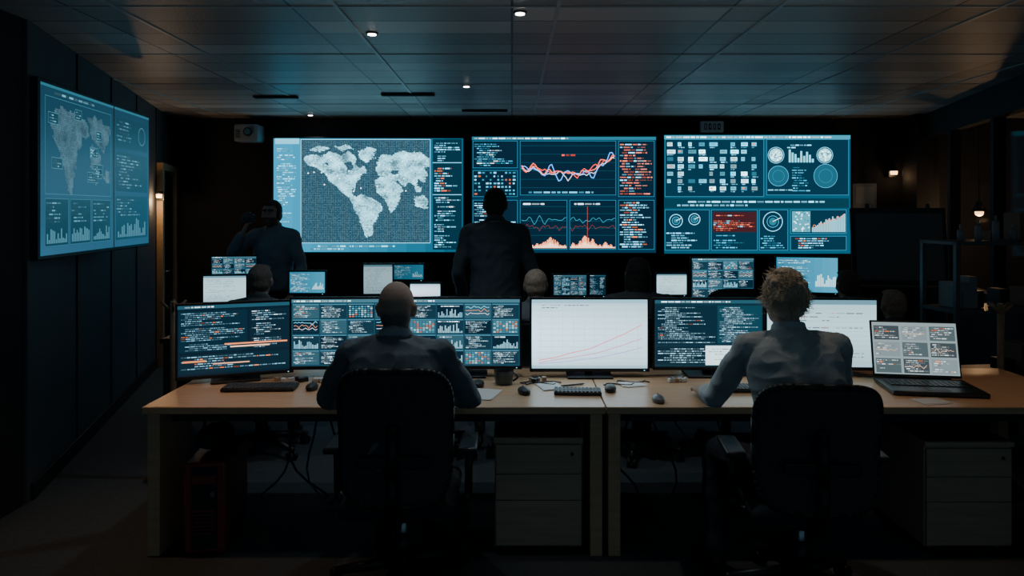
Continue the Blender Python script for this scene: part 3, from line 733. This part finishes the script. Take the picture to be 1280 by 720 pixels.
    for v in nm.vertices:
        p=v.co; _,_,idx,_=bvh.find_nearest(p); r=names[tri_reg[idx]]
        q=hdinv@(p-hd); c=cols.get(r); ishair=(r=='hair')
        if r in('scalp','nape') or (hair=='bald' and r=='skin' and q.z>-.10 and q.y<.0 and q.z<.1):
            c=cols['skin']
            if hair=='bald':
                k=(q.z-(.0+.012*noise.noise(p*25)))/.03; k=max(0,min(1,-k)) if q.y<.035 else 0
                if q.z<-.075: k*=max(0,(q.z+.10)/.025)
                c=tuple(a*(1-k)+b2*k for a,b2 in zip(cols['skin'],cols['hair']))
            elif q.y<.04 : c=cols['hair'] if r=='scalp' or q.z>-.06 else cols['skin']
        elif r=='eye': c=(.35,.33,.3)
        elif r=='pupil': c=(.02,.015,.01)
        elif r=='brow': c=cols['hair']
        elif r=='lip': c=tuple(x*y for x,y in zip(cols['skin'],(.8,.5,.5)))
        elif r=='collar': c=cols.get('collar',cols['shirt'])
        elif r=='shoe': c=(.015,.014,.014)
        if cols.get('beard') and r=='skin' and q.z<-.035 and q.z>-.13 and q.y>-.01 and abs(q.x)<.08: c=cols['beard']
        if c is None: c=cols['skin']
        k=1+.12*noise.noise(p*18)
        if ishair:
            k=1+.45*noise.noise(V((p.x*90,p.y*90,p.z*40)))
            if hair=='curly': k*=.7
        cs.append((c[0]*k,c[1]*k,c[2]*k,1))
        d_=0
        if r in('shirt','pants'):
            w1=noise.noise(V((p.x*6,p.y*6,p.z*10))); w2=noise.noise(V((p.x*9+p.z*7,p.y*9,p.z*11-p.x*6)))
            d_=folds*(w1*.9)+folds*.9*(.3-abs(w2))*1.3
        elif ishair: d_=.003*noise.noise(p*60)+.002*noise.noise(p*150)
        disp.append(d_)
    nrm=[v.normal.copy() for v in nm.vertices]
    for v,n_,d_ in zip(nm.vertices,nrm,disp):
        if d_: v.co+=n_*d_
    at=nm.color_attributes.new('Col','FLOAT_COLOR','POINT')
    at.data.foreach_set('color',[x for c in cs for x in c])
    nm.materials.clear(); nm.materials.append(M_BODY)
    nm.polygons.foreach_set('use_smooth',[True]*len(nm.polygons)); nm.update()
    e=empty(name,loc,rz); e.scale=(scale,)*3
    o=bpy.data.objects.new('body',nm); COL.objects.link(o); o.parent=e
    if hair=='curly':
        hb=bmesh.new()
        for k in range(3400):
            a=rnd.uniform(0,6.283); ph=math.asin(rnd.uniform(-.62,1)); dirv=V((math.cos(a)*math.cos(ph),math.sin(a)*math.cos(ph),math.sin(ph)))
            base=V((dirv.x*.088,dirv.y*.102-.022,dirv.z*.110+.026))
            if base.y>.05 and base.z<.085: continue
            clump=V((noise.noise(base*28),noise.noise(base*28+V((7,0,0))),noise.noise(base*28+V((0,9,0)))))
            tg=(V((dirv.x*.2,-.1,-.55))+clump*2.2+V((rnd.gauss(0,.2),rnd.gauss(0,.2),rnd.gauss(0,.2)))); tg=tg-dirv*tg.dot(dirv)
            g=(dirv*rnd.uniform(.25,.75)+tg.normalized()*.8).normalized(); L_=rnd.uniform(.026,.055); bend=(clump*2+V((rnd.gauss(0,.4),rnd.gauss(0,.4),rnd.gauss(-.4,.4)))-dirv*.5).normalized()
            sv=g.cross(V((.3,.2,.9))).normalized(); P=base.copy(); prev=None
            for i in range(6):
                t=i/5; w_=.0021*(1-t*.8); up=g.cross(sv).normalized()
                rg=[hb.verts.new(hd+HR@(P+sv*w_)),hb.verts.new(hd+HR@(P-sv*w_*.5+up*w_*.8)),hb.verts.new(hd+HR@(P-sv*w_*.5-up*w_*.8))]
                if prev:
                    for j in range(3): hb.faces.new((prev[j],prev[(j+1)%3],rg[(j+1)%3],rg[j])).smooth=True
                prev=rg; g=(g+bend*.38).normalized(); P=P+g*L_/5
        hm=bpy.data.meshes.new('hair'); hb.to_mesh(hm); hb.free(); hm.materials.append(mat('curly_hair',cols['hair'],.4,noise_amt=.4,nscale=60))
        ho=bpy.data.objects.new('hair_locks',hm); COL.objects.link(ho); ho.parent=e
    return e

def sitJ(lean=.03,spread=.12,elx=.33,wrx=.20,wry=.40,elz=.84,wrz=.785,ely=.13,shz=1.07,neck=1.135,hd=1.262,hx=0,bw=1):
    return dict(sit=True,pel=(0,0,.47),mid=(0,-.06+lean*.2,.80),neck=(hx*.5,lean,neck),head=(hx,lean+.035,hd),bw=bw,
      shL=(-.195,lean-.005,shz),shR=(.195,lean-.005,shz),elL=(-elx,ely,elz),elR=(elx,ely,elz),wrL=(-wrx,wry,wrz),wrR=(wrx,wry,wrz),
      hdL=(.25,1,-.02),hdR=(-.25,1,-.02),hnL=(0,0,-1),hnR=(0,0,-1),
      hipL=(-.09,.03,.555),hipR=(.09,.03,.555),knL=(-spread,.45,.545),knR=(spread,.45,.545),anL=(-spread-.01,.44,.11),anR=(spread+.01,.44,.11))
SK=(.47,.33,.26)
make_person('bald_man_seated',(-.515,3.15,0),0,sitJ(bw=1.08,elx=.325),dict(skin=SK,hair=(.16,.145,.135),shirt=(.15,.185,.21),pants=(.02,.022,.028),collar=(.40,.44,.47)),hair='bald',folds=.012)
JB=sitJ(lean=.14,bw=1.06,shz=1.085,neck=1.155,hd=1.29,hx=-.02)
JB.update(elL=(-.295,.31,.815),wrL=(-.30,.52,.79),hdL=(.15,1,-.05),elR=(.30,.30,.83),wrR=(.17,.50,.79),knL=(-.27,.40,.545),anL=(-.30,.28,.11),footL=(-.3,1,0),cuff=.55)
JB['shL']=(-.205,.13,1.08);JB['shR']=(.20,.13,1.09)
make_person('curly_haired_man_seated',(1.25,3.09,0),0,JB,dict(skin=SK,hair=(.72,.60,.46),shirt=(.42,.48,.51),pants=(.025,.03,.038),collar=(.48,.54,.58)),hair='curly',folds=.012,head_yaw=.12)
def standJ(elxL=.265,elxR=.265):
    return dict(pel=(0,0,.86),mid=(0,-.03,1.2),neck=(0,.0,1.50),head=(0,.035,1.63),
      shL=(-.185,0,1.435),shR=(.185,0,1.435),elL=(-elxL,-.02,1.15),elR=(elxR,-.02,1.15),wrL=(-.235,.12,.93),wrR=(.235,.12,.93),
      hdL=(.05,.3,-1),hdR=(-.05,.3,-1),hnL=(1,0,0),hnR=(-1,0,0),htL=(0,1,0),htR=(0,1,0),
      hipL=(-.09,0,.92),hipR=(.09,0,.92),knL=(-.10,.01,.50),knR=(.10,.01,.50),anL=(-.11,-.02,.10),anR=(.11,-.02,.10))
make_person('standing_man',(PX(619,5.5),5.5,0),0,standJ(),dict(skin=(.26,.18,.14),hair=(.03,.025,.02),shirt=(.06,.08,.10),pants=(.02,.022,.028)),voxel=.0075,scale=1.065,folds=.010)
JD=standJ(); JD.update(elR=(.31,.16,1.27),wrR=(.16,.235,1.46),hdR=(-.45,-.12,1),hnR=(-.7,-.5,-.3),htR=(0,-1,.2),curlR=.6)
pe=make_person('standing_man_with_camera',(PX(342,6.6),6.6,0),math.pi-.2,JD,dict(skin=(.50,.36,.29),hair=(.07,.06,.05),beard=(.12,.09,.075),shirt=(.26,.32,.38),pants=(.02,.022,.028)),voxel=.007,scale=1.02,folds=.010,head_yaw=.1)
ce=empty('handheld_camera',(.115,.225,1.59),.1); ce.parent=pe
b=B(); b.box((0,0,0),(.11,.05,.075),0,.01); b.cyl((.0,.02,.0),(0,.065,.0),.026,mi=0); b.cyl((0,.064,0),(0,.067,0),.018,mi=1); b.box((0,0,.045),(.04,.035,.022),0,.006)
b.out('camera_body',[mat('camera_grey',(.10,.11,.12),.4),M_BLACK],ce)
def seated_bg(px,Y,hair,hc,shirt,top,rz=0,skin=SK):
    s=top/1.385; make_person('seated_operator',(PX(px,Y),Y,0),rz,sitJ(elx=.28),dict(skin=skin,hair=hc,shirt=shirt,pants=(.02,.02,.025)),voxel=.008,hair=hair,scale=s)
    office_chair(PX(px,Y),Y+.10,rz,.98,.46,True)
seated_bg(322,4.95,'short',(.14,.125,.115),(.10,.12,.14),PZ(331,4.95))
seated_bg(670,4.85,'short',(.32,.25,.19),(.10,.12,.14),PZ(337,4.85))
seated_bg(799,4.95,'long',(.03,.027,.025),(.06,.07,.08),PZ(322,4.95))
seated_bg(1064,5.12,'short',(.12,.09,.07),(.10,.12,.14),PZ(338,5.12))
seated_bg(1122,4.62,'short',(.38,.26,.19),(.09,.10,.12),PZ(363,4.62))
office_chair(PX(910,4.95),5.0,0,1.17,.42)
office_chair(PX(575,4.95)-.2,5.0,0.2,1.12,.42)

# ---------------------------------------------------------------- wall gadgets, right-hand clutter
e=empty('wall_projector',(PX(311,8.4),8.42,PZ(167,8.4)))
b=B(); b.box((0,0,0),(.28,.24,.20),0,.02); b.cyl((.03,-.12,.01),(.03,-.15,.01),.05,mi=1); b.cyl((.03,-.145,.01),(.03,-.155,.01),.035,mi=2); b.box((0,.17,.0),(.06,.12,.06),1)
for k in range(5): b.box((-.09,-.122,-.05+.02*k),(.06,.004,.007),1)
b.out('projector_body',[mat('projector_grey',(.28,.36,.42),.5),M_BLACK,mat('lens_glass',(.1,.3,.4),.05)],e)
e=empty('wall_clock_sign',(PX(891,8.45),8.5,PZ(158,8.45)))
b=B(); b.box((0,0,0),(.27,.06,.13),0,.008); b.box((0,.07,0),(.05,.10,.05),1)
for k in range(4): b.box((-.08+.053*k,-.032,0),(.032,.004,.07),1); b.box((-.08+.053*k,-.0345,.0),(.014,.004,.03 if k%2 else .05),0)
b.out('sign_body',[mat('sign_face',(.6,.68,.72),.5),M_BLACK],e)
e=empty('wall_poster',(PX(1082,8.6),8.63,PZ(246,8.6))); b=B(); b.box((0,0,0),(.29,.015,.32),0,.003); b.box((0,-.009,.02),(.22,.003,.2),1); b.out('poster_sheet',[mat('poster_frame',(.26,.33,.38),.6),mat('poster_face',(.36,.44,.5),.6)],e)
Y=6.5; e=empty('flipchart_easel',(PX(1123,Y),Y,0),-.2)
b=B(); b.box((0,0,PZ(308,Y)),(.80,.03,.70),0,.01,rot=(math.radians(-8),0,0)); b.box((0,-.04,PZ(308,Y)-.36),(.80,.06,.02),1,.004)
b.box((0,-.028,PZ(308,Y)),(.72,.006,.60),2,rot=(math.radians(-8),0,0))
for s in(-1,1): b.cyl((s*.25,.05,1.75),(s*.48,-.18,.0),.018,mi=1)
b.cyl((0,.07,1.7),(0,.55,0),.018,mi=1); b.box((0,.05,1.70),(.55,.03,.03),1)
b.out('easel_body',[mat('easel_border',(.06,.065,.07),.5),mat('easel_brown',(.2,.14,.09),.5),mat('board_dark',(.22,.235,.25),.5)],e)
e=empty('storage_rack',(3.42,5.1,0),.1)
b=B()
for sx in(-1,1):
    for sy in(-1,1): b.box((sx*.42,sy*.17,.74),(.03,.03,1.48),0)
for z in(.1,.55,1.0,1.47): b.box((0,0,z),(.87,.38,.025),0,.003)
for k in range(16):
    z=random.choice([.115,.565,1.015,1.015,1.485]); w=random.uniform(.08,.2);h=random.uniform(.06,.26); b.box((-.36+k*.048,random.uniform(-.05,.05),z+h/2),(w*.6,w,h),random.choice([1,2,3]),.004)
for k in range(6):
    x=-.36+.13*k; b.cyl((x,-.13,1.483),(x,-.13,1.56+.03*(k%3)),.022,mi=3); b.cyl((x,-.13,1.56+.03*(k%3)),(x,-.13,1.60+.03*(k%3)),.008,mi=3)
b.out('rack_body',[mat('rack_metal',(.14,.15,.16),.4),M_BLACK,mat('cardboard',(.3,.2,.13),.8),mat('box_grey',(.3,.34,.37),.6)],e)
M_ST=mat_wood('stand_wood',(.30,.20,.12),(.38,.26,.16))
def stand(x,y,m):
    e=empty('wooden_coat_stand',(x,y,0)); b=B(); b.cyl((0,0,.03),(0,0,1.12),.022,.018,0)
    for k in range(4):
        a=k*1.571+.4; b.tube([(0,0,.12),(.16*math.cos(a),.16*math.sin(a),.015)],.014,0); b.tube([(0,0,1.05),(.07*math.cos(a),.07*math.sin(a),1.12)],.009,0)
    b.out('stand_body',m,e)
stand(3.02,4.45,M_ST); stand(-2.14,4.55,M_ST)

# ---------------------------------------------------------------- downlights
M_DL=mat('downlight_glow',(1,1,1),.4,emit=(1,.93,.85),es=14)
def downlight(X,Y,en,col=(1,.86,.7),r=.03,ang=100):
    e=empty('ceiling_downlight',(X,Y,CEIL)); b=B(); b.cyl((0,0,-.010),(0,0,-.001),r*1.35,r*1.5,0,24); b.cyl((0,0,-.014),(0,0,-.010),r,r,1,24); b.out('fixture',[M_METAL,M_DL],e)
    l=bpy.data.lights.new('downlight_spot','SPOT'); l.energy=en; l.color=col; l.spot_size=math.radians(ang); l.spot_blend=.8; l.shadow_soft_size=.03
    o=bpy.data.objects.new('downlight_spot',l); COL.objects.link(o); o.parent=e; o.location=(0,0,-.03)
for px,py,en in ((650,15,26),(465,41,20),(583,107,12),(388,143,16)):
    Y=F*(CEIL-CH)/(HY-py); downlight(PX(px,Y),Y,en,(.80,.92,1.),r=.026)
downlight(-1.85,3.45,30,(1,.55,.28),ang=62); downlight(2.45,3.5,17,(1,.60,.34),ang=66); downlight(1.15,3.55,17,(1,.80,.62),ang=60); downlight(-.45,3.3,9,(.9,.93,1.),ang=50)  # unseen downlights, added overhead to brighten the front desks and seated men

# ---------------------------------------------------------------- world + camera
w=bpy.data.worlds.new('World'); scene.world=w; w.use_nodes=True; bg=w.node_tree.nodes['Background']; bg.inputs[0].default_value=(.25,.47,.63,1); bg.inputs[1].default_value=.21
cam=bpy.data.cameras.new('camera'); cam.sensor_width=36; cam.lens=36*F/1280; cam.shift_y=-(360-HY)/1280; cam.clip_end=60
co=bpy.data.objects.new('camera',cam); COL.objects.link(co); co.location=(0,0,CH); co.rotation_euler=(math.pi/2,0,0); scene.camera=co
